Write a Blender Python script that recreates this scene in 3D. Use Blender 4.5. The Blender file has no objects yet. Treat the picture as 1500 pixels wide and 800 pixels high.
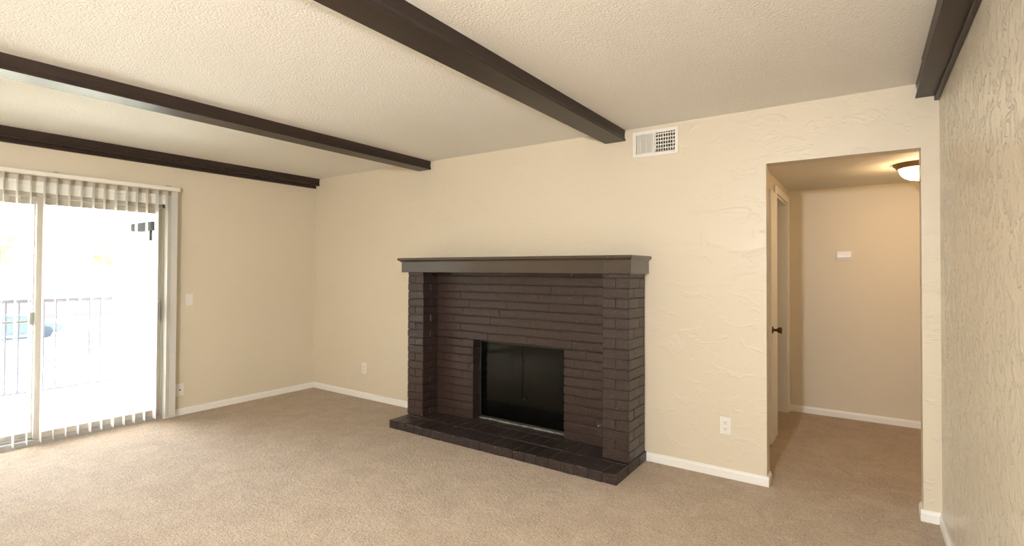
import bpy, bmesh, math, random
from mathutils import Vector, Matrix
random.seed(7)
R = math.radians
SC = bpy.context.scene
COL = SC.collection

# ------------------------------------------------------------------ camera
CAM = Vector((5.3364, -3.6576, 1.3815))
FPX, SHY = 750.84, -14.869                      # focal length / principal offset for a 1500 px wide frame
yaw, pit, rol = R(34.5272), R(.8119), R(.2292)
r0 = Vector((math.cos(yaw), math.sin(yaw), 0)); f0 = Vector((-math.sin(yaw), math.cos(yaw), 0)); u0 = Vector((0, 0, 1))
fw = f0*math.cos(pit) + u0*math.sin(pit); up = u0*math.cos(pit) - f0*math.sin(pit)
rt = r0*math.cos(rol) + up*math.sin(rol); up = up*math.cos(rol) - r0*math.sin(rol)
cd = bpy.data.cameras.new('camera'); cam = bpy.data.objects.new('camera', cd); COL.objects.link(cam)
cd.sensor_fit = 'HORIZONTAL'; cd.sensor_width = 36; cd.lens = FPX/1500*36; cd.shift_y = SHY/1500; cd.clip_start = .02; cd.clip_end = 400
cam.matrix_world = Matrix(((rt.x, up.x, -fw.x, CAM.x), (rt.y, up.y, -fw.y, CAM.y), (rt.z, up.z, -fw.z, CAM.z), (0, 0, 0, 1)))
SC.camera = cam
# ------------------------------------------------------------------ world, sun, lamps, exposure
w = bpy.data.worlds.new('sky'); SC.world = w; w.use_nodes = True
nt = w.node_tree; nt.nodes.clear()
sk = nt.nodes.new('ShaderNodeTexSky'); sk.sky_type = 'NISHITA'; sk.sun_disc = False; sk.sun_elevation = R(58); sk.sun_rotation = R(250)
sk.air_density = 1.0; sk.dust_density = 3.0
bg = nt.nodes.new('ShaderNodeBackground'); bg.inputs['Strength'].default_value = 5.6
wo = nt.nodes.new('ShaderNodeOutputWorld'); nt.links.new(sk.outputs[0], bg.inputs[0]); nt.links.new(bg.outputs[0], wo.inputs[0])
def lamp(name, kind, loc, energy, color=(1, 1, 1), **kw):
    d = bpy.data.lights.new(name, kind); d.energy = energy; d.color = color
    for k, v in kw.items(): setattr(d, k, v)
    o = bpy.data.objects.new(name, d); COL.objects.link(o); o.location = loc; return o
sun = lamp('sun_offscreen', 'SUN', (-8, -6, 12), 30, (1, .96, .9), angle=R(.6))
sun.rotation_euler = Vector((.30, .30, -.90)).to_track_quat('-Z', 'Y').to_euler()
# added light, unseen, well behind the camera at lamp height: the photograph's beam shadow and lit front faces come from that side
key = lamp('added_light_offscreen', 'POINT', (4.75, -5.0, 1.90), 350, (.975, .985, 1), shadow_soft_size=.06)
SC.view_settings.view_transform = 'Standard'; SC.view_settings.look = 'None'; SC.view_settings.gamma = 1
SC.view_settings.use_curve_mapping = False; SC.view_settings.exposure = 0.12

# ------------------------------------------------------------------ materials
MATS = {}
def mat(name, col, rough=.6, spec=.5, metal=0, bump=None, var=None, emit=None, stretch=None, var2=None):
    """bump=(scale, strength, distance[, detail]); var=(scale, colour2, lo, hi)"""
    m = bpy.data.materials.new(name); m.use_nodes = True; n = m.node_tree; b = n.nodes['Principled BSDF']
    b.inputs['Base Color'].default_value = (*col, 1); b.inputs['Roughness'].default_value = rough
    b.inputs['Specular IOR Level'].default_value = spec; b.inputs['Metallic'].default_value = metal
    tc = n.nodes.new('ShaderNodeTexCoord'); src = tc.outputs['Object']
    geo = n.nodes.new('ShaderNodeNewGeometry'); src = geo.outputs['Position']
    if stretch:
        mp = n.nodes.new('ShaderNodeMapping'); mp.inputs['Scale'].default_value = stretch; n.links.new(src, mp.inputs[0]); src = mp.outputs[0]
    last = None
    for v in (var, var2):
        if not v: continue
        t = n.nodes.new('ShaderNodeTexNoise'); t.inputs['Scale'].default_value = v[0]; t.inputs['Detail'].default_value = 5; n.links.new(src, t.inputs['Vector'])
        cr = n.nodes.new('ShaderNodeMapRange'); cr.inputs[1].default_value = v[2]; cr.inputs[2].default_value = v[3]; n.links.new(t.outputs['Fac'], cr.inputs[0])
        mx = n.nodes.new('ShaderNodeMix'); mx.data_type = 'RGBA'; mx.inputs[7].default_value = (*v[1], 1)
        if last: n.links.new(last, mx.inputs[6])
        else: mx.inputs[6].default_value = (*col, 1)
        n.links.new(cr.outputs[0], mx.inputs[0]); last = mx.outputs[2]
    if last: n.links.new(last, b.inputs['Base Color'])
    if bump:
        t = n.nodes.new('ShaderNodeTexNoise'); t.inputs['Scale'].default_value = bump[0]; t.inputs['Detail'].default_value = bump[3] if len(bump) > 3 else 3
        n.links.new(src, t.inputs['Vector'])
        bp = n.nodes.new('ShaderNodeBump'); bp.inputs['Strength'].default_value = bump[1]; bp.inputs['Distance'].default_value = bump[2]
        n.links.new(t.outputs['Fac'], bp.inputs['Height']); n.links.new(bp.outputs[0], b.inputs['Normal'])
    if emit:
        b.inputs['Emission Color'].default_value = (*emit[0], 1); b.inputs['Emission Strength'].default_value = emit[1]
    MATS[name] = m; return m

def wall_mat(name, col, stretch, strength, rough, lo=.52, hi=.64, scale=7):
    """painted skip-trowel plaster: raised ridges with flat ground between"""
    m = bpy.data.materials.new(name); m.use_nodes = True; n = m.node_tree; b = n.nodes['Principled BSDF']
    b.inputs['Base Color'].default_value = (*col, 1); b.inputs['Roughness'].default_value = rough
    geo = n.nodes.new('ShaderNodeNewGeometry'); mp = n.nodes.new('ShaderNodeMapping'); mp.inputs['Scale'].default_value = stretch
    n.links.new(geo.outputs['Position'], mp.inputs[0])
    t = n.nodes.new('ShaderNodeTexNoise'); t.inputs['Scale'].default_value = scale; t.inputs['Detail'].default_value = 6; t.inputs['Roughness'].default_value = .62
    t.inputs['Distortion'].default_value = .8; n.links.new(mp.outputs[0], t.inputs['Vector'])
    mr = n.nodes.new('ShaderNodeMapRange'); mr.interpolation_type = 'SMOOTHSTEP'; mr.inputs[1].default_value = lo; mr.inputs[2].default_value = hi; n.links.new(t.outputs['Fac'], mr.inputs[0])
    t2 = n.nodes.new('ShaderNodeTexNoise'); t2.inputs['Scale'].default_value = 60; t2.inputs['Detail'].default_value = 3; n.links.new(mp.outputs[0], t2.inputs['Vector'])
    ad = n.nodes.new('ShaderNodeMath'); ad.operation = 'MULTIPLY_ADD'; ad.inputs[1].default_value = .25; n.links.new(t2.outputs['Fac'], ad.inputs[0]); n.links.new(mr.outputs[0], ad.inputs[2])
    bp = n.nodes.new('ShaderNodeBump'); bp.inputs['Strength'].default_value = strength; bp.inputs['Distance'].default_value = .006
    n.links.new(ad.outputs[0], bp.inputs['Height']); n.links.new(bp.outputs[0], b.inputs['Normal'])
    MATS[name] = m; return m
WALL = (.68, .605, .475)
M_wall_b = wall_mat('beige_plaster_back', WALL, (.8, 1, 1.5), .3, .38)
M_wall_l = wall_mat('beige_plaster_left', WALL, (1, 1, 1.2), .10, .5)
M_wall_r = wall_mat('beige_plaster_right', WALL, (1, 1, .8), 1.0, .25, .50, .60, 20)
M_wall_h = wall_mat('beige_plaster_hall', WALL, (1, 1, 1), .10, .55)
def popcorn():
    m = bpy.data.materials.new('popcorn_ceiling'); m.use_nodes = True; n = m.node_tree; b = n.nodes['Principled BSDF']
    b.inputs['Base Color'].default_value = (.86, .835, .78, 1); b.inputs['Roughness'].default_value = .75
    geo = n.nodes.new('ShaderNodeNewGeometry')
    v = n.nodes.new('ShaderNodeTexVoronoi'); v.inputs['Scale'].default_value = 105; v.feature = 'SMOOTH_F1'; n.links.new(geo.outputs['Position'], v.inputs['Vector'])
    t = n.nodes.new('ShaderNodeTexNoise'); t.inputs['Scale'].default_value = 170; t.inputs['Detail'].default_value = 4; n.links.new(geo.outputs['Position'], t.inputs['Vector'])
    s = n.nodes.new('ShaderNodeMath'); s.operation = 'SUBTRACT'; n.links.new(t.outputs['Fac'], s.inputs[0]); n.links.new(v.outputs['Distance'], s.inputs[1])
    bp = n.nodes.new('ShaderNodeBump'); bp.inputs['Strength'].default_value = .6; bp.inputs['Distance'].default_value = .006
    n.links.new(s.outputs[0], bp.inputs['Height']); n.links.new(bp.outputs[0], b.inputs['Normal'])
    return m
M_ceil = popcorn()
def carpet():
    m = bpy.data.materials.new('beige_carpet'); m.use_nodes = True; n = m.node_tree; b = n.nodes['Principled BSDF']
    b.inputs['Roughness'].default_value = .95; b.inputs['Specular IOR Level'].default_value = .1
    b.inputs['Sheen Weight'].default_value = .25; b.inputs['Sheen Roughness'].default_value = .5
    geo = n.nodes.new('ShaderNodeNewGeometry')
    def noise(sc, de=4, ro=.55, dist=0):
        t = n.nodes.new('ShaderNodeTexNoise'); t.inputs['Scale'].default_value = sc; t.inputs['Detail'].default_value = de; t.inputs['Roughness'].default_value = ro; t.inputs['Distortion'].default_value = dist
        n.links.new(geo.outputs['Position'], t.inputs['Vector']); return t.outputs['Fac']
    def rng(o, a, c, x=0, y=1):
        k = n.nodes.new('ShaderNodeMapRange'); k.inputs[1].default_value = a; k.inputs[2].default_value = c; k.inputs[3].default_value = x; k.inputs[4].default_value = y
        n.links.new(o, k.inputs[0]); return k.outputs[0]
    def mix(f, a, c):
        k = n.nodes.new('ShaderNodeMix'); k.data_type = 'RGBA'; n.links.new(f, k.inputs[0])
        for i, q in ((6, a), (7, c)):
            if isinstance(q, tuple): k.inputs[i].default_value = (*q, 1)
            else: n.links.new(q, k.inputs[i])
        return k.outputs[2]
    c1 = mix(rng(noise(5, 7, .75, 1.0), .40, .62), (.37, .27, .175), (.54, .415, .285))
    c2 = mix(rng(noise(38, 4, .7), .46, .64, 0, .55), c1, (.305, .22, .14))
    c3 = mix(rng(noise(90, 4, .7), .40, .60, 0, .6), c2, (.69, .555, .405))
    n.links.new(c3, b.inputs['Base Color'])
    ad = n.nodes.new('ShaderNodeMath'); ad.operation = 'MULTIPLY_ADD'; ad.inputs[1].default_value = 1.2; n.links.new(noise(30, 4, .7), ad.inputs[0]); n.links.new(noise(70, 4, .7), ad.inputs[2])
    bp = n.nodes.new('ShaderNodeBump'); bp.inputs['Strength'].default_value = 1; bp.inputs['Distance'].default_value = .014
    n.links.new(ad.outputs[0], bp.inputs['Height']); n.links.new(bp.outputs[0], b.inputs['Normal'])
    return m
M_carpet = carpet()
M_beam = mat('dark_brown_gloss_paint', (.034, .023, .018), .36, .25, bump=(9, .35, .004, 5), stretch=(4, .5, 4))
M_mantel = mat('brown_satin_paint', (.040, .028, .020),   .22, 1.0, bump=(60, .08, .001), stretch=(.3, 3, 3))
M_brick = mat('brown_painted_brick', (.030, .017, .0135), .36, .5, bump=(110, .55, .003, 5), var=(55, (.050, .031, .025), .48, .75), var2=(120, (.36, .31, .27), .70, .73))
M_hearth = mat('brown_painted_hearth_brick', (.024, .016, .014), .40, .45, bump=(70, .5, .003, 5), var=(40, (.045, .032, .027), .48, .75), var2=(100, (.40, .35, .30), .675, .705))
M_mortar = mat('brown_painted_mortar', (.030, .017, .0135), .5, .4, bump=(120, .6, .003))
M_white = mat('white_trim_paint', (.85, .83, .79), .4)
M_ivory = mat('ivory_casing_paint', (.85, .83, .77), .45)
M_alu = mat('greige_aluminium_frame', (.50, .45, .38), .4, metal=.1)
M_alug = mat('grey_aluminium_track', (.42, .41, .39), .4, metal=.3)
M_rail = mat('white_headrail_plastic', (.80, .76, .68), .4)
def vane_mat():
    m = bpy.data.materials.new('white_vane_plastic'); m.use_nodes = True; n = m.node_tree; b = n.nodes['Principled BSDF']
    b.inputs['Base Color'].default_value = (.87, .85, .81, 1); b.inputs['Roughness'].default_value = .45
    tr = n.nodes.new('ShaderNodeBsdfTranslucent'); tr.inputs[0].default_value = (.85, .82, .76, 1)
    mx = n.nodes.new('ShaderNodeMixShader'); mx.inputs[0].default_value = .35
    n.links.new(b.outputs[0], mx.inputs[1]); n.links.new(tr.outputs[0], mx.inputs[2]); n.links.new(mx.outputs[0], n.nodes['Material Output'].inputs[0]); return m
M_vane = vane_mat()
def glass(name, tint, refl, rough=.0):
    m = bpy.data.materials.new(name); m.use_nodes = True; n = m.node_tree; n.nodes.remove(n.nodes['Principled BSDF'])
    t = n.nodes.new('ShaderNodeBsdfTransparent'); t.inputs[0].default_value = (*tint, 1)
    g = n.nodes.new('ShaderNodeBsdfGlossy'); g.inputs['Roughness'].default_value = rough; g.inputs[0].default_value = (.9, .95, .92, 1)
    mx = n.nodes.new('ShaderNodeMixShader'); lw = n.nodes.new('ShaderNodeFresnel'); lw.inputs[0].default_value = refl
    n.links.new(lw.outputs[0], mx.inputs[0]); n.links.new(t.outputs[0], mx.inputs[1]); n.links.new(g.outputs[0], mx.inputs[2]); n.links.new(mx.outputs[0], n.nodes['Material Output'].inputs[0]); return m
M_glass = glass('clear_window_glass', (.95, .97, .96), 1.35)
M_smoke = glass('smoked_fireplace_glass', (.12, .16, .13), 1.42, .06)
M_black = mat('black_painted_metal', (.018, .019, .017), .5)
M_soot = mat('sooty_firebrick', (.10, .105, .09), .9, bump=(40, .5, .004), var=(8, (.05, .05, .045), .4, .65))
M_log = mat('charred_log_bark', (.13, .11, .09), .9, bump=(30, .8, .01), var=(15, (.05, .045, .04), .4, .6))
M_ash = mat('dusty_metal_sill', (.20, .20, .185), .6, bump=(60, .4, .002), var=(30, (.09, .09, .08), .4, .6))
M_plate = mat('white_plastic_plate', (.80, .77, .71), .35)
M_slot = mat('slot_shade_dark_jack', (.05, .045, .04), .7)  # outlet slots: shade of the holes put into the colour; the jack itself is dark
M_ventgap = mat('galvanised_duct', (.34, .34, .35), .55, metal=.4)
M_bronze = mat('antique_bronze', (.10, .062, .035), .3, metal=.9)
M_door = mat('white_door_paint', (.84, .82, .77), .42)
M_dome = mat('frosted_glass_glow', (.9, .75, .5), .4, emit=((1, .68, .36), 58))
M_lampbase = mat('bronze_lamp_pan', (.30, .19, .10), .4, metal=.4)
M_conc = mat('pale_concrete', (.42, .41, .385), .85, bump=(60, .3, .003))
M_outw = mat('white_exterior_paint', (.80, .78, .72), .6)
M_obrick = mat('white_painted_exterior_brick', (.78, .75, .70), .75, bump=(80, .4, .003))
M_soffit = mat('cream_soffit_boards', (.60, .57, .47), .6)
M_railing = mat('grey_blue_railing_paint', (.10, .10, .12), .5)
M_lawn = mat('dry_lawn', (.36, .35, .22), .95, var=(1.5, (.5, .46, .34), .4, .65))
M_asph = mat('parking_asphalt', (.40, .39, .38), .9)
M_far = mat('terracotta_stucco', (.30, .10, .07), .8)
M_far2 = mat('pale_stucco', (.55, .5, .42), .8)
M_carp = mat('grey_green_car_paint', (.035, .045, .042), .3)
M_carg = mat('dark_car_glass', (.03, .04, .05), .1)
M_tyre = mat('black_tyre', (.02, .02, .02), .8)
M_leaf = mat('tree_foliage', (.12, .14, .06), .9, var=(3, (.17, .19, .10), .4, .6))
M_trunk = mat('tree_bark', (.16, .12, .09), .9)
M_lantern = mat('dark_grey_fitting', (.03, .03, .034), .95, .05)

# ------------------------------------------------------------------ mesh helpers
def box(bm, x0, x1, y0, y1, z0, z1):
    vs = [bm.verts.new((x, y, z)) for x in (x0, x1) for y in (y0, y1) for z in (z0, z1)]
    for f in ((0, 1, 3, 2), (4, 6, 7, 5), (0, 4, 5, 1), (2, 3, 7, 6), (0, 2, 6, 4), (1, 5, 7, 3)): bm.faces.new([vs[i] for i in f])
    return vs
def prism(bm, prof, axis, a, b):
    """extrude a 2-D profile along axis (0=x: prof is (y,z); 1=y: prof is (x,z); 2=z: prof is (x,y))"""
    def p(q, t): return {0: (t, q[0], q[1]), 1: (q[0], t, q[1]), 2: (q[0], q[1], t)}[axis]
    A = [bm.verts.new(p(q, a)) for q in prof]; B = [bm.verts.new(p(q, b)) for q in prof]; n = len(prof)
    bm.faces.new(A); bm.faces.new(B[::-1])
    for i in range(n): bm.faces.new((A[i], B[i], B[(i+1) % n], A[(i+1) % n]))
def lathe(bm, prof, n=24, axis='z', c=(0, 0, 0)):
    rings = []
    for r, h in prof:
        ring = []
        for k in range(n):
            a = 2*math.pi*k/n; x, y = r*math.cos(a), r*math.sin(a)
            p = {'z': (x, y, h), 'x': (h, x, y), 'y': (x, h, y)}[axis]
            ring.append(bm.verts.new((p[0]+c[0], p[1]+c[1], p[2]+c[2])))
        rings.append(ring)
    for a, b in zip(rings, rings[1:]):
        for k in range(n): bm.faces.new((a[k], a[(k+1) % n], b[(k+1) % n], b[k]))
    bm.faces.new(rings[0][::-1]); bm.faces.new(rings[-1])
def build(name, bm, m, parent=None, bevel=0, seg=1, smooth=False, loc=None):
    bmesh.ops.recalc_face_normals(bm, faces=bm.faces)
    if bevel: bmesh.ops.bevel(bm, geom=list(bm.edges), offset=bevel, segments=seg, affect='EDGES', profile=.6)
    me = bpy.data.meshes.new(name); bm.to_mesh(me); bm.free(); me.materials.append(m)
    if smooth:
        for p in me.polygons: p.use_smooth = True
    o = bpy.data.objects.new(name, me); COL.objects.link(o)
    if loc: o.location = loc
    if parent: o.parent = parent; o.matrix_parent_inverse = Matrix.Translation(-Vector(world_loc(parent)))
    return o
def world_loc(o):
    v = Vector(o.location)
    if o.parent: v = v + world_loc(o.parent) + o.matrix_parent_inverse.translation
    return v
def bxo(name, b, m, parent=None, bevel=0, seg=1):
    bm = bmesh.new(); box(bm, *b); return build(name, bm, m, parent, bevel, seg)
def empty(name, loc, label, cat, group=None):
    o = bpy.data.objects.new(name, None); COL.objects.link(o); o.location = loc; o.empty_display_size = .1
    return tag(o, label, cat, group)
def tag(o, label=None, cat=None, group=None, kind=None):
    if label: o['label'] = label
    if cat: o['category'] = cat
    if group: o['group'] = group
    if kind: o['kind'] = kind
    return o
def struct(o, label, cat):
    return tag(o, label, cat, kind='structure')

# ------------------------------------------------------------------ room shell
W, H, YF = 5.68, 2.44, -6.6                   # right wall x, ceiling height, wall behind the camera
T = .115                                       # back wall thickness
DX0, DX1, DZ = 4.814, 5.599, 2.078             # hall opening
FX0, FX1, FZ = 2.50, 3.405, .768               # firebox opening
SY0, SY1, SZ = -3.30, -1.56, 1.985             # sliding door rough opening
HX0, HX1, HY, HZ = 4.705, 6.9, 2.12, 2.18      # hall
bm = bmesh.new(); box(bm, -.15, HX1+.1, YF-.1, HY+.15, -.12, 0)
struct(build('floor', bm, M_carpet), 'beige textured carpet running wall to wall into the hall', 'floor')
bm = bmesh.new(); box(bm, -.15, W+.12, YF-.1, T, H, H+.12)
struct(build('ceiling', bm, M_ceil), 'off white popcorn textured living room ceiling', 'ceiling')
bm = bmesh.new()
for b in ((-.15, FX0, 0, H), (FX0, FX1, FZ, H), (FX1, 3.938, 0, H), (3.938, 4.230, 0, 2.241), (3.938, 4.230, 2.387, H), (4.230, DX0, 0, H), (DX0, DX1, DZ, H), (DX1, HX1+.1, 0, H)): box(bm, b[0], b[1], 0, T, b[2], b[3])
struct(build('wall_back', bm, M_wall_b), 'beige trowelled plaster wall behind the fireplace', 'wall')
bm = bmesh.new()
for b in ((YF, SY0, 0, H), (SY0, SY1, SZ, H), (SY1, 0, 0, H)): box(bm, -.15, 0, b[0], b[1], b[2], b[3])
struct(build('wall_left', bm, M_wall_l), 'beige wall around the sliding glass door', 'wall')
bm = bmesh.new(); box(bm, W, W+.12, YF, 0, 0, H)
struct(build('wall_right', bm, M_wall_r), 'beige wall with glossy vertical trowel streaks', 'wall')
bm = bmesh.new(); box(bm, -.15, W+.12, YF-.1, YF, 0, H)
struct(build('wall_front', bm, M_wall_l), 'plain beige wall opposite the fireplace', 'wall')
# hall beyond the opening
bm = bmesh.new(); box(bm, HX0-1.5, HX1+.1, T, HY+.15, HZ, HZ+.1)
M_hceil = mat('hall_ceiling_paint', (.80, .77, .70), .7, bump=(90, .25, .004))
struct(build('ceiling_hall', bm, M_hceil), 'low beige ceiling of the hall', 'ceiling')
bm = bmesh.new(); box(bm, HX0-1.5, HX1+.1, HY, HY+.12, 0, HZ)
struct(build('wall_hall_end', bm, M_wall_h), 'tan wall closing the end of the hall', 'wall')
HD0, HD1, HDZ = 1.21, 2.035, 2.05              # doorway in the hall's side wall
bm = bmesh.new()
for b in ((T, HD0, 0, HZ), (HD0, HD1, HDZ, HZ), (HD1, HY, 0, HZ)): box(bm, HX0-.11, HX0, b[0], b[1], b[2], b[3])
struct(build('wall_hall_left', bm, M_wall_h), 'tan side wall of the hall with a doorway', 'wall')
bm = bmesh.new(); box(bm, HX1, HX1+.1, T, HY, 0, HZ)
struct(build('wall_hall_right', bm, M_wall_h), 'tan side wall of the hall out of sight', 'wall')
bm = bmesh.new(); box(bm, HX0-1.5, HX0-1.4, T, HY, 0, HZ)
struct(build('wall_bedroom', bm, M_wall_h), 'tan wall of the room beyond the hall doorway', 'wall')

# baseboards (ogee-topped boards)
BT, BH = .013, .062
def base_prof(s=1): return [(0, 0), (s*BT, 0), (s*BT, BH*.72), (s*BT*.65, BH*.86), (s*BT*.5, BH), (0, BH)]
def baseboard(name, axis, at, side, a, b, label):
    bm = bmesh.new(); prism(bm, [(at+q[0], q[1]) for q in base_prof(side)], axis, a, b)
    return struct(build(name, bm, M_white), label, 'baseboard')
PXL, PXR = 1.885, 4.012                        # fireplace outer edges
baseboard('baseboard_back_left', 0, 0, -1, 0, PXL+.002, 'white baseboard between room corner and fireplace')
baseboard('baseboard_back_right', 0, 0, -1, PXR-.002, DX0+BT, 'white baseboard between fireplace and hall opening')
baseboard('baseboard_back_pier', 0, 0, -1, DX1-BT, W, 'short white baseboard beside the textured right wall')
baseboard('baseboard_left', 1, 0, 1, SY1+.085, 0, 'white baseboard between sliding door and corner')
baseboard('baseboard_left_far', 1, 0, 1, YF, SY0-.085, 'white baseboard past the sliding door')
baseboard('baseboard_right', 1, W, -1, YF, 0, 'white baseboard along the textured right wall')
baseboard('baseboard_opening_left', 1, DX0, 1, 0, T, 'short white baseboard return in hall opening beside the fireplace wall')
baseboard('baseboard_opening_right', 1, DX1, -1, 0, T, 'short white baseboard return in hall opening beside the pier')
baseboard('baseboard_hall', 0, HY, -1, HX0, HX1, 'white baseboard under the hall end wall')
baseboard('baseboard_hall_side', 1, HX0, 1, T, .79, 'white baseboard on the hall side wall')

# ------------------------------------------------------------------ ceiling beams
BZ = 2.358
def beam_prof(x0, x1, z0, z1, left=True, right=True):
    p = []
    if left: p += [(x0, z0), (x0, z0+.010), (x0+.007, z0+.028), (x0+.007, z1-.030), (x0+.002, z1)]
    else: p += [(x0, z0), (x0, z1)]
    if right: p += [(x1-.002, z1), (x1-.007, z1-.030), (x1-.007, z0+.028), (x1, z0+.010), (x1, z0)]
    else: p += [(x1, z1), (x1, z0)]
    return p
def beam(x0, x1, label, left=True, right=True, strip=None, joint=None):
    o = empty('ceiling_beam', ((x0+x1)/2, -.002, BZ), label, 'ceiling beam', 'dark brown ceiling beams')
    if joint:
        bm = bmesh.new(); prism(bm, beam_prof(x0+.004, x1, BZ, H, left, right), 1, joint, -.002); build('beam_box', bm, M_beam, o)
        bm = bmesh.new(); prism(bm, beam_prof(x0, x1, BZ-.006, H, left, right), 1, YF, joint+.002); build('beam_box', bm, M_beam, o)
    else:
        bm = bmesh.new(); prism(bm, beam_prof(x0, x1, BZ, H, left, right), 1, YF, -.002); build('beam_box', bm, M_beam, o)
    if strip:
        bm = bmesh.new(); prism(bm, [(strip[0], 2.330), (strip[1], 2.330), (strip[1], H), (strip[0], H)], 1, YF, -.004); build('ledger_strip', bm, M_beam, o, .002)
    return o
beam(3.692, 3.856, 'dark brown boxed ceiling beam that meets the wall beside the air vent')
beam(1.700, 1.858, 'dark brown boxed ceiling beam that meets the wall left of the mantel')
beam(0.016, .084, 'dark brown half beam along the wall above the sliding door', left=False, strip=(.001, .020))
beam(5.572, W-.016, 'dark brown half beam along the glossy textured wall', right=False, strip=(W-.022, W-.001), joint=-.42)

# ------------------------------------------------------------------ fireplace
FP = empty('fireplace', ((PXL+PXR)/2, -.28, 0), 'dark brown painted brick fireplace with mantel shelf and raised hearth', 'fireplace')
HZT = .068; PITCH = .070; TOPZ = 1.358; PF = -.322; RY = -.130; HF = -.557; HXL, HXR = 1.905, 4.022
BRICKS = {}
def brick(parent, x0, x1, y0, y1, z0, z1, m, jit=.0013, bev=.0045, tight=True):
    """one brick; alike sizes share one of three worn meshes"""
    g = -.001 if tight else .0012
    dx, dy, dz = x1-x0-g, y1-y0-g, z1-z0
    v = random.randrange(3); k = (round(dx, 3), round(dy, 3), round(dz, 3), v, m.name)
    if k not in BRICKS:
        bm = bmesh.new(); box(bm, -dx/2, dx/2, -dy/2, dy/2, -dz/2, dz/2)
        bmesh.ops.recalc_face_normals(bm, faces=bm.faces)
        hz = [e for e in bm.edges if abs(e.verts[0].co.z-e.verts[1].co.z) < 1e-6]
        if tight: bmesh.ops.bevel(bm, geom=hz, offset=bev, segments=1, affect='EDGES')
        else: bmesh.ops.bevel(bm, geom=list(bm.edges), offset=bev, segments=1, affect='EDGES')
        for q in bm.verts: q.co += Vector([random.uniform(-jit, jit) for _ in range(3)])
        me = bpy.data.meshes.new('brick'); bm.to_mesh(me); bm.free(); me.materials.append(m); BRICKS[k] = me
    o = bpy.data.objects.new('brick', BRICKS[k]); COL.objects.link(o); o.parent = parent
    o.matrix_parent_inverse = Matrix.Translation(-Vector(world_loc(parent)))
    o.location = ((x0+x1)/2+random.uniform(-jit, jit), (y0+y1)/2+random.uniform(-jit, jit), (z0+z1)/2)
    o.rotation_euler = (random.uniform(-.006, .006), random.uniform(-.004, .004), random.uniform(-.008, .008))
    return o
def courses():
    z = HZT; c = 0
    while z < TOPZ-.012:
        yield c, z+.003, min(z+PITCH-.003, TOPZ+.004); z += PITCH; c += 1
J = .0015
for X0, X1, lab in ((PXL, 2.077, None), (3.815, PXR, None)):
    core = bxo('pilaster', (X0+.008, X1-.008, PF+.008, -.0, HZT-.02, TOPZ+.004), M_mortar, FP)
    xm = (X0+X1)/2
    for c, z0, z1 in courses():
        if c % 2 == 0:
            brick(core, X0, X1, PF, PF+.095, z0, z1, M_brick, bev=.0035, tight=False)
            brick(core, X0, xm, PF+.095+J, PF+.295, z0, z1, M_brick, bev=.0035, tight=False); brick(core, xm, X1, PF+.095+J, PF+.295, z0, z1, M_brick, bev=.0035, tight=False)
        else:
            brick(core, X0, xm-J/2, PF, PF+.198, z0, z1, M_brick, bev=.0035, tight=False); brick(core, xm+J/2, X1, PF, PF+.198, z0, z1, M_brick, bev=.0035, tight=False)
            brick(core, X0, X1, PF+.198+J, PF+.295, z0, z1, M_brick, bev=.0035, tight=False)
# recessed breast between the pilasters
bm = bmesh.new(); yb = -.001
box(bm, 2.070, FX0-.006, RY+.007, yb, HZT-.02, FZ); box(bm, FX1+.006, 3.822, RY+.007, yb, HZT-.02, FZ); box(bm, 2.070, 3.822, RY+.007, yb, FZ+.006, TOPZ+.004)
breast = build('chimney_breast', bm, M_mortar, FP)
L = .203
for c, z0, z1 in courses():
    off = (0, .5, .12, .62)[c % 4]*L
    spans = [(2.074, FX0), (FX1, 3.818)] if z0 < FZ-.02 else [(2.074, 3.818)]
    for a, b in spans:
        x = a-off if a < 3 else a-((a-2.074+off) % L)
        while x < b-.002:
            p, q = max(a, x), min(b, x+L-J)
            if q-p > .02: brick(breast, p, q, RY, RY+.092, z0, z1, M_brick)
            x += L
# hearth of flat-laid bricks
hearth = bxo('hearth', (HXL+.008, HXR-.008, HF+.008, -.002, -.02, HZT-.006), M_mortar, FP)
n = 21; step = (HXR-HXL)/n
for row, (ya, yb) in enumerate(((HF, HF+.200), (HF+.204, HF+.404), (HF+.408, -.006))):
    for i in range(n):
        o = (0, .0, 0)[row]
        brick(hearth, HXL+i*step, HXL+(i+1)*step-J, ya, yb, .0, HZT, M_hearth, bev=.004, tight=False)
# mantel
MX0, MX1, MF = 1.838, 4.037, -.361
mantel = bxo('mantel', (MX0, MX1, MF, -.001, TOPZ, 1.456), M_mantel, FP, .003)
bm = bmesh.new()
prof = [(0, 1.452), (.006, 1.452), (.010, 1.459), (.016, 1.463), (.022, 1.464), (.026, 1.470), (.026, 1.482), (.022, 1.487), (0, 1.487)]
# moulded cap swept round left, front and right
loops = []
for d, z in prof:
    loops.append([bm.verts.new(p) for p in ((MX0-d*1.1, -.001, z), (MX0-d*1.1, MF-d, z), (MX1+d*.75, MF-d, z), (MX1+d*.75, -.001, z))])
for a, b in zip(loops, loops[1:]):
    for k in range(3): bm.faces.new((a[k], a[k+1], b[k+1], b[k]))
bm.faces.new(loops[-1]); bm.faces.new(loops[0][::-1])
bm.faces.new([l[0] for l in loops]); bm.faces.new([l[3] for l in loops][::-1])
build('mantel_cap', bm, M_mantel, mantel)
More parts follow.
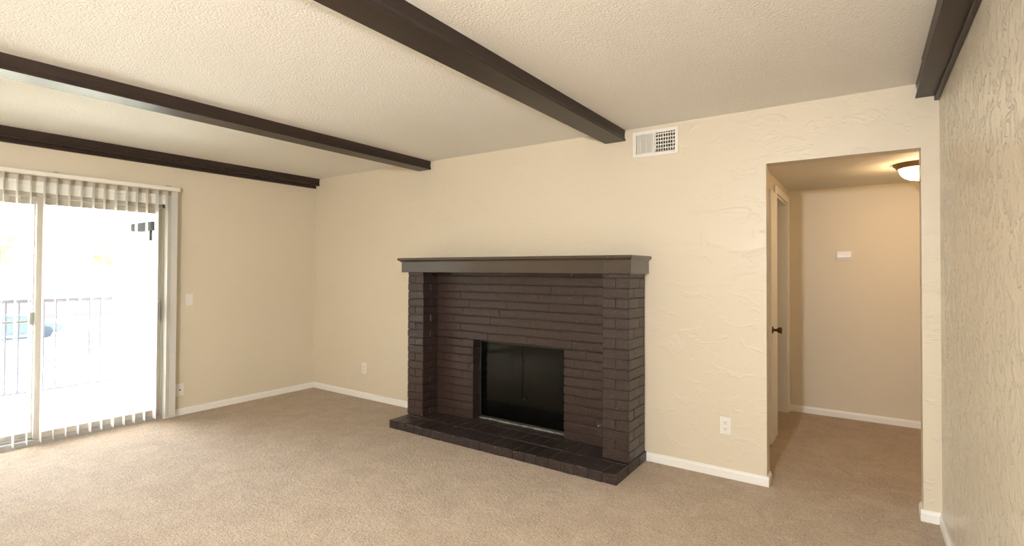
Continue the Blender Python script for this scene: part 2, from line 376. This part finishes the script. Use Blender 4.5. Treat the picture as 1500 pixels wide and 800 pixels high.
# firebox, smoked glass doors, grate and logs
bm = bmesh.new(); fb = .48
def quad(bm, *ps): bm.faces.new([bm.verts.new(p) for p in ps])
x0, x1, z0, z1 = FX0+.001, FX1-.001, .03, FZ-.001
for a in ((x0-.03, x0, -.02, fb, z0, z1), (x1, x1+.03, -.02, fb, z0, z1), (x0-.03, x1+.03, fb, fb+.03, z0, z1), (x0-.03, x1+.03, .116, fb+.03, z1, z1+.03), (x0-.03, x1+.03, -.02, fb+.03, z0-.03, z0+.03)): box(bm, *a)
build('firebox', bm, M_soot, FP)
GY = -.026
dr = bxo('door_sill', (x0+.002, x1-.002, GY-.022, GY+.03, HZT-.004, HZT+.012), M_ash, FP, .002)
bm = bmesh.new(); fwid = .012
box(bm, x0, x0+fwid, GY-.012, GY+.012, HZT, FZ-.002); box(bm, x1-fwid, x1, GY-.012, GY+.012, HZT, FZ-.002); box(bm, x0, x1, GY-.012, GY+.012, FZ-.024, FZ-.002); box(bm, x0, x1, GY-.012, GY+.012, HZT+.010, HZT+.024)
gf = build('glass_door_frame', bm, M_black, FP)
mid = (x0+x1)/2
for a, b in ((x0+fwid, mid-.002), (mid+.002, x1-fwid)):
    p = bxo('glass_door_pane', (a, b, GY-.003, GY+.003, HZT+.024, FZ-.024), M_smoke, FP)
bm = bmesh.new(); lathe(bm, [(.004, GY-.003), (.004, GY-.014), (.009, GY-.020), (.008, GY-.027)], 10, 'y', (mid+.03, 0, .30)); build('pull_knob', bm, M_bronze, FP)
bm = bmesh.new(); lathe(bm, [(.016, RY+.004), (.016, RY-.003), (.012, RY-.005), (.006, RY-.006)], 14, 'y', (3.70, 0, .225)); gk = build('gas_key_cover', bm, M_hearth, FP)
bm = bmesh.new(); lathe(bm, [(.004, RY-.004), (.004, RY-.009), (.002, RY-.010)], 8, 'y', (3.70, 0, .225)); build('key_socket', bm, M_plate, gk)
bm = bmesh.new()
for i in range(7): box(bm, 2.66+i*.095, 2.675+i*.095, .08, .36, .135, .15)
for y in (.09, .34): box(bm, 2.64, 3.27, y, y+.014, .12, .135)
for x in (2.66, 3.24):
    for y in (.09, .34): box(bm, x, x+.014, y, y+.014, .058, .12)
for i in (0, 3, 6): box(bm, 2.66+i*.095, 2.675+i*.095, .07, .085, .135, .24)
build('fire_grate', bm, M_black, FP)

# ------------------------------------------------------------------ air vent
V = empty('air_vent', (4.085, 0, 2.31), 'white wall air register with one closed and one open louvre half', 'air vent')
vx0, vx1, vz0, vz1 = 3.915, 4.252, 2.219, 2.409
bm = bmesh.new()
for a in ((vx0, vx1, vz0, vz0+.024), (vx0, vx1, vz1-.024, vz1), (vx0, vx0+.026, vz0+.024, vz1-.024), (vx1-.024, vx1, vz0+.024, vz1-.024), (4.070, 4.084, vz0+.024, vz1-.024)): box(bm, a[0], a[1], -.009, -.0005, a[2], a[3])
build('vent_frame', bm, M_plate, V)
bm = bmesh.new()
for a in ((3.938, 3.940, .0, .42, 2.241, 2.387), (4.228, 4.230, .0, .42, 2.241, 2.387), (3.938, 4.230, .0, .42, 2.241, 2.243), (3.938, 4.230, .0, .42, 2.385, 2.387), (3.938, 4.230, .42, .422, 2.241, 2.387)): box(bm, *a)
build('vent_duct', bm, M_ventgap, V)
bm = bmesh.new()
for i in range(11):
    x = vx0+.029+i*.0117; prism(bm, [(x, -.003), (x+.0095, -.003), (x+.0115, -.0085), (x+.0075, -.0085)], 2, vz0+.024, vz1-.024)
tag(build('closed_louvres', bm, M_plate, V), 'closed vertical louvres', kind='stuff')
bm = bmesh.new()
for i in range(8): box(bm, 4.0875+i*.0178, 4.0925+i*.0178, -.0085, -.003, vz0+.024, vz1-.024)
for i in range(5): box(bm, 4.084, vx1-.024, -.006, -.003, vz0+.046+i*.026, vz0+.0535+i*.026)
tag(build('open_louvres', bm, M_plate, V), 'open louvre grid over dark duct', kind='stuff')

# ------------------------------------------------------------------ outlets and switches
def plate(name, c, wall, label, cat, kind):
    """wall 'b' = on back wall facing -y, 'l' = on left wall facing +x"""
    o = empty(name, c, label, cat)
    def B(n, u0, u1, d0, d1, z0, z1, m, bev=0):
        if wall == 'b': b = (c[0]+u0, c[0]+u1, c[1]-d1, c[1]-d0, c[2]+z0, c[2]+z1)
        else: b = (c[0]+d0, c[0]+d1, c[1]+u0, c[1]+u1, c[2]+z0, c[2]+z1)
        return bxo(n, b, m, o, bev)
    B('cover_plate', -.036, .036, -.0005, .006, -.058, .058, M_plate, .0025)
    if kind == 'duplex':
        for s in (-1, 1):
            r = B('receptacle', -.017, .017, .005, .008, s*.021-.015, s*.021+.015, M_plate, .002)
            for q in (-.0065, .0065):
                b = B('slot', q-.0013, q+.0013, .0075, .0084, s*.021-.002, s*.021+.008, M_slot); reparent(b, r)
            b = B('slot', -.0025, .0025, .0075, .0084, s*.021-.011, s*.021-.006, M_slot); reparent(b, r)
        B('screw', -.003, .003, .005, .0072, -.003, .003, M_plate)
    elif kind == 'jack':
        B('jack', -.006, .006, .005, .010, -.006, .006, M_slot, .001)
    elif kind == 'toggle':
        B('toggle', -.005, .005, .005, .016, -.004, .010, M_plate, .0015)
        for s in (-1, 1): B('screw', -.003, .003, .005, .0072, s*.03-.003, s*.03+.003, M_plate)
    elif kind == 'rocker':
        B('rocker', -.016, .016, .005, .009, -.033, .033, M_plate, .002)
    return o
def reparent(o, p):
    o.parent = p; o.matrix_parent_inverse = Matrix.Translation(-Vector(world_loc(p)))
plate('wall_outlet', (4.563, 0, .345), 'b', 'white duplex outlet on the wall between fireplace and hall opening', 'outlet', 'duplex')
plate('wall_outlet', (.898, 0, .320), 'b', 'white outlet on the wall between the room corner and fireplace', 'outlet', 'duplex')
plate('light_switch', (0, -1.36, 1.085), 'l', 'white light switch on the wall beside the sliding door', 'light switch', 'rocker')
plate('cable_plate', (0, -1.432, .238), 'l', 'white cable jack plate low beside the sliding door casing', 'wall plate', 'jack')

# ------------------------------------------------------------------ sliding glass door, casing, blind
D = bpy.data.objects.new('door_1', None); COL.objects.link(D); D.location = (-.06, (SY0+SY1)/2, 0)
struct(D, 'sliding glass patio door with beige aluminium frame', 'door')
FT = .045
def al(n, b, m=M_alu, bev=.002, p=D): return bxo(n, b, m, p, bev)
al('frame_jamb', (-.14, -.012, SY1-.030, SY1, 0, SZ)); al('frame_jamb', (-.14, -.012, SY0, SY0+.030, 0, SZ))
al('frame_head', (-.14, -.012, SY0, SY1, SZ-.045, SZ)); al('track', (-.14, -.008, SY0, SY1, -.005, .040), M_alug)
al('track_rib', (-.055, -.045, SY0+.03, SY1-.03, .038, .058), M_alug)
MY = -2.43
def panel(name, y0, y1, xc, st=.045):
    z0, z1 = .042, SZ-.048
    bm = bmesh.new(); box(bm, xc-.018, xc+.018, y0, y0+st, z0, z1); box(bm, xc-.018, xc+.018, y1-st, y1, z0, z1)
    box(bm, xc-.018, xc+.018, y0+st, y1-st, z0, z0+.05); box(bm, xc-.018, xc+.018, y0+st, y1-st, z1-.05, z1)
    p = build(name, bm, M_alu, D)
    bxo('pane', (xc-.003, xc+.003, y0+st-.004, y1-st+.004, z0+.046, z1-.046), M_glass, p)
    return p
pr = panel('sliding_panel', MY-.03, SY1-.030, -.040); pl = panel('fixed_panel', SY0+.030, MY+.012, -.105)
bm = bmesh.new(); box(bm, -.022, .004, SY1-.062, SY1-.044, .90, 1.09); box(bm, -.006, .012, SY1-.074, SY1-.056, .915, 1.075)
build('pull_handle', bm, M_alug, pr, .003)
# security bar hinged at the meeting stile
bm = bmesh.new(); box(bm, -.075, -.055, MY-.055, MY-.018, .935, 1.035); build('bar_bracket', bm, M_alug, D, .002)
bm = bmesh.new(); prism(bm, [(-.065+.009*math.cos(a*math.pi/4), .962+.009*math.sin(a*math.pi/4)) for a in range(8)], 1, SY0+.03, MY-.02); build('security_bar', bm, M_alug, D)
# casing
def casing(name, y0, y1, z0, z1, label):
    bm = bmesh.new()
    if z1-z0 > 1:
        s = 1 if y1 > -2.4 else -1; a, b = (y0, y1) if s > 0 else (y1, y0)
        prism(bm, [(0, a), (.012, a), (.016, a+s*.012), (.016, b-s*.030), (.022, b-s*.026), (.022, b), (0, b)], 2, z0, z1)
    else: prism(bm, [(0, z0), (.012, z0), (.016, z0+.012), (.016, z1-.030), (.022, z1-.026), (.022, z1), (0, z1)], 1, y0, y1)
    return None or struct(build(name, bm, M_ivory), label, 'trim')
casing('trim_1', SY1-.012, SY1+.085, 0, SZ-.012, 'ivory door casing beside the light switch')
casing('trim_2', SY0-.085, SY0+.012, 0, SZ-.012, 'ivory door casing on the far jamb of the sliding door')
def hc():
    bm = bmesh.new(); prism(bm, [(0, SZ-.012), (.012, SZ-.012), (.016, SZ), (.016, SZ+.045), (.021, SZ+.05), (.021, SZ+.075), (0, SZ+.075)], 1, SY0-.085, SY1+.085)
    struct(build('trim_3', bm, M_ivory), 'ivory head casing over the sliding door', 'trim')
hc()
BL = empty('vertical_blind', (.06, -2.45, 2.1), 'white vertical blind with open vanes hanging over the sliding door', 'blind')
bm = bmesh.new(); prism(bm, [(.022, 2.098), (.082, 2.098), (.088, 2.104), (.088, 2.130), (.082, 2.136), (.022, 2.136)], 1, -3.46, -1.485); build('headrail', bm, M_rail, BL)
for y in (-1.56, -2.36, -3.2):
    bxo('mounting_bracket', (-.0, .05, y-.014, y+.014, 2.134, 2.150), M_alug, BL, .001)
def vane_mesh(twist, width=.086):
    bm = bmesh.new(); N = 6; th = .0011; cols = []
    for i in range(N+1):
        t = i/N-.5; u = t*width; s = .004*(1-(2*t)**2)
        cols.append((u, s))
    ca, sa = math.cos(twist), math.sin(twist)
    f = []; b = []
    for u, s in cols:
        f.append((u*ca-(s+th)*sa, u*sa+(s+th)*ca)); b.append((u*ca-s*sa, u*sa+s*ca))
    prism(bm, f+b[::-1], 2, 0, 2.068)
    bmesh.ops.recalc_face_normals(bm, faces=bm.faces)
    me = bpy.data.meshes.new('vane'); bm.to_mesh(me); bm.free(); me.materials.append(M_vane); return me
VM = [vane_mesh(R(a)) for a in (-7, -5, -9, -4)]; 
def hang(y, me, dz=0):
    o = bpy.data.objects.new('vane', me); COL.objects.link(o); o.parent = BL; o.matrix_parent_inverse = Matrix.Translation(-Vector(BL.location)); o.location = (.057, y, .030+dz)
for i in range(24):
    hang(-1.586-.0775*i+random.uniform(-.002, .002), VM[(i*7) % 4 if i % 3 else 0])
hang(-1.520, vane_mesh(R(15)))

# ------------------------------------------------------------------ hall fittings
def hall_casing(name, y0, y1, label):
    bm = bmesh.new(); box(bm, HX0-.001, HX0+.020, y0, y1, 0, HDZ+.06); struct(build(name, bm, M_white, bevel=.004), label, 'trim')
hall_casing('trim_4', HD0-.065, HD0+.004, 'white casing on the near side of hall doorway')
hall_casing('trim_5', HD1-.004, HY-.014, 'white casing in the hall corner')
bm = bmesh.new(); box(bm, HX0-.001, HX0+.020, HD0+.004, HD1-.004, HDZ-.004, HDZ+.06); struct(build('trim_6', bm, M_white), 'white head casing of the hall doorway', 'trim')
bm = bmesh.new(); box(bm, HX0-.112, HX0+.001, HD1-.018, HD1+.001, 0, HDZ); struct(build('trim_7', bm, M_white), 'white far jamb of hall doorway', 'trim')
bm = bmesh.new(); box(bm, HX0-.112, HX0+.001, HD0, HD1, HDZ-.018, HDZ+.001); struct(build('trim_8', bm, M_white), 'white head jamb of hall doorway', 'trim')
d2 = bpy.data.objects.new('door_2', None); COL.objects.link(d2); d2.location = (4.72, .97, 0); struct(d2, 'narrow white hall door with bronze knob', 'door')
slab = bxo('door_slab', (HX0+.001, HX0+.026, .83, HD0-.067, .018, 2.03), M_door, d2, .003)
bm = bmesh.new(); lathe(bm, [(.030, 0), (.030, .004), (.024, .008), (.011, .012), (.010, .032), (.020, .040), (.026, .058), (.026, .066), (.020, .070)], 20, 'x', (HX0+.025, .872, .915)); build('door_knob', bm, M_bronze, slab, smooth=False)
LX, LY = 5.668, 1.15
CL = empty('ceiling_light', (LX, LY, HZ), 'glowing frosted dome light on the hall ceiling', 'ceiling light')
bm = bmesh.new(); lathe(bm, [(.02, HZ+.001), (.150, HZ+.001), (.152, HZ-.012), (.140, HZ-.020), (.136, HZ-.032), (.122, HZ-.038), (.02, HZ-.036)], 32, 'z', (LX, LY, 0)); build('light_pan', bm, M_lampbase, CL, smooth=True)
bm = bmesh.new(); lathe(bm, [(.118, HZ-.034), (.116, HZ-.052), (.104, HZ-.078), (.082, HZ-.100), (.050, HZ-.116), (.012, HZ-.123)], 32, 'z', (LX, LY, 0)); build('glass_dome', bm, M_dome, CL, smooth=True)
bm = bmesh.new(); lathe(bm, [(.010, HZ-.120), (.014, HZ-.126), (.008, HZ-.134), (.004, HZ-.142)], 12, 'z', (LX, LY, 0)); build('finial', bm, M_lampbase, CL, smooth=True)
TB = empty('thermostat', (5.178, HY, 1.53), 'small white plastic box on the hall end wall', 'thermostat')
bxo('back_plate', (5.116, 5.240, HY-.010, HY+.0005, 1.490, 1.574), M_plate, TB, .002)
bxo('cover', (5.121, 5.235, HY-.034, HY-.009, 1.508, 1.572), M_plate, TB, .005, 2)

# ------------------------------------------------------------------ balcony and outdoors
BX = -1.60
bm = bmesh.new(); box(bm, BX-.1, -.15, -4.6, -.2, -.2, -.03); struct(build('floor_balcony', bm, M_conc), 'pale concrete balcony floor outside the glass door', 'balcony floor')
bm = bmesh.new(); box(bm, BX-.25, -.15, -4.6, -.2, 2.30, 2.40); struct(build('ceiling_balcony', bm, M_soffit), 'cream soffit over the balcony', 'soffit')
bm = bmesh.new(); box(bm, BX-.07, BX+.07, -4.6, -.2, 2.04, 2.30); struct(build('trim_9', bm, M_soffit), 'cream header beam at the balcony edge', 'trim')
WY = -1.46
RA = empty('balcony_railing', (BX, -2.6, 0), 'dark slim metal railing along the balcony edge', 'railing')
bxo('top_rail', (BX-.02, BX+.02, -4.55, WY+.01, 1.035, 1.07), M_railing, RA); bxo('bottom_rail', (BX-.015, BX+.015, -4.55, WY+.01, .125, .15), M_railing, RA)
pm = None
for i in range(32):
    y = -4.5+i*.0945
    if pm is None:
        b = bxo('picket', (BX-.008, BX+.008, -.008, .008, .14, 1.04), M_railing, RA); pm = b.data; b.location = (0, y, 0)
    else:
        b = bpy.data.objects.new('picket', pm); COL.objects.link(b); b.parent = RA; b.matrix_parent_inverse = Matrix.Translation(-Vector(RA.location)); b.location = (0, y, 0)
for y in (-4.55, -3.05): bxo('post', (BX-.022, BX+.022, y-.022, y+.022, -.03, 1.07), M_railing, RA)
# brick side wall closing the balcony
SW = bpy.data.objects.new('wall_balcony', None); COL.objects.link(SW); SW.location = (BX+.1, -1.3, 0); struct(SW, 'white painted brick wall at the end of the balcony', 'wall')
bxo('mortar_core', (BX+.01, -.151, WY+.012, WY+.19, -.03, 2.3), M_obrick, SW)
for c in range(25):
    x = BX-.02+(.11 if c % 2 else 0)
    while x < -.16:
        b = brick(SW, x, min(x+.205, -.155), WY, WY+.1, -.03+c*.075+.005, -.03+c*.075+.070, M_obrick, tight=False); x += .21
bm = bmesh.new(); box(bm, BX-.02, -.151, WY-.02, WY+.012, 1.90, 2.30); struct(build('trim_10', bm, M_soffit), 'cream header board over the white brick balcony wall', 'trim')
LT = empty('porch_fitting', (-.66, WY, 1.80), 'dark grey fitting mounted high on the white brick balcony wall', 'fitting')
bxo('housing', (-.92, -.42, WY-.07, WY+.004, 1.765, 1.845), M_lantern, LT, .008); bxo('drop_bracket', (-.52, -.495, WY-.05, WY-.03, 1.66, 1.78), M_lantern, LT, .003)
# ground storey below
GZ = -2.7
bm = bmesh.new(); box(bm, -120, -1.9, -90, 60, GZ-.1, GZ); tag(build('lawn', bm, M_lawn), 'dry lawn below the balcony', 'lawn', kind='stuff')
bm = bmesh.new(); box(bm, -46, -17, -90, 60, GZ, GZ+.03); struct(build('parking_lot', bm, M_asph), 'pale asphalt parking lot past the lawn', 'parking lot')
def car(loc, rot, label):
    o = empty('car', (0, 0, 0), label, 'car')
    prof = [(-2.2, .25), (2.2, .25), (2.25, .62), (1.9, .82), (1.05, .92), (.45, 1.38), (-.95, 1.42), (-1.65, .98), (-2.2, .92)]
    bm = bmesh.new(); prism(bm, prof, 1, -.85, .85); build('body', bm, M_carp, o, .05)
    bm = bmesh.new(); prism(bm, [(.92, .95), (.42, 1.32), (-.9, 1.35), (-1.45, .98)], 1, -.87, .87); build('side_windows', bm, M_carg, o)
    for x in (-1.4, 1.4):
        for y in (-.82, .82):
            bm = bmesh.new(); lathe(bm, [(.15, y-.1), (.31, y-.1), (.33, y), (.31, y+.1), (.15, y+.1)], 20, 'y', (x, 0, .33)); build('wheel', bm, M_tyre, o)
    o.location = loc; o.rotation_euler = (0, 0, rot)
car((-35, 4.2, GZ+.03), R(95), 'grey green parked car seen through the glass door')
FB = empty('low_building', (-52, 18, GZ), 'terracotta building with pale upper wall beyond the parking lot', 'building')
bxo('lower_wall', (-58, -50, -10, 60, GZ, GZ+2.5), M_far, FB); bxo('upper_wall', (-58, -50.5, -10, 60, GZ+2.5, GZ+4.2), M_far2, FB); bxo('roof', (-58.6, -49.6, -10.4, 60.4, GZ+4.2, GZ+4.4), M_far, FB)
for k, (x, y, h) in enumerate(((-66, 20, 7), (-68, 33, 8.5), (-64, 45, 6.5), (-70, 7, 8))):
    t = empty('tree', (x, y, GZ), ('broad low green tree behind the terracotta building', 'tallest green tree behind the terracotta building', 'smallest green tree behind the terracotta building', 'tall green tree set back farthest behind the terracotta building')[k], 'tree', 'trees behind the low building')
    bm = bmesh.new(); lathe(bm, [(.35, GZ), (.25, GZ+h*.5)], 8, 'z', (x, y, 0)); build('trunk', bm, M_trunk, t)
    bm = bmesh.new(); rr = random.Random(k)
    for q in range(14):
        c = Vector((x+rr.uniform(-3, 3), y+rr.uniform(-3.5, 3.5), GZ+h*rr.uniform(.5, .9)))
        ic = bmesh.ops.create_icosphere(bm, subdivisions=2, radius=rr.uniform(1.2, 2.2), matrix=Matrix.Translation(c))
        for v in ic['verts']: v.co += Vector([rr.uniform(-.25, .25) for _ in range(3)])
    build('crown', bm, M_leaf, t)
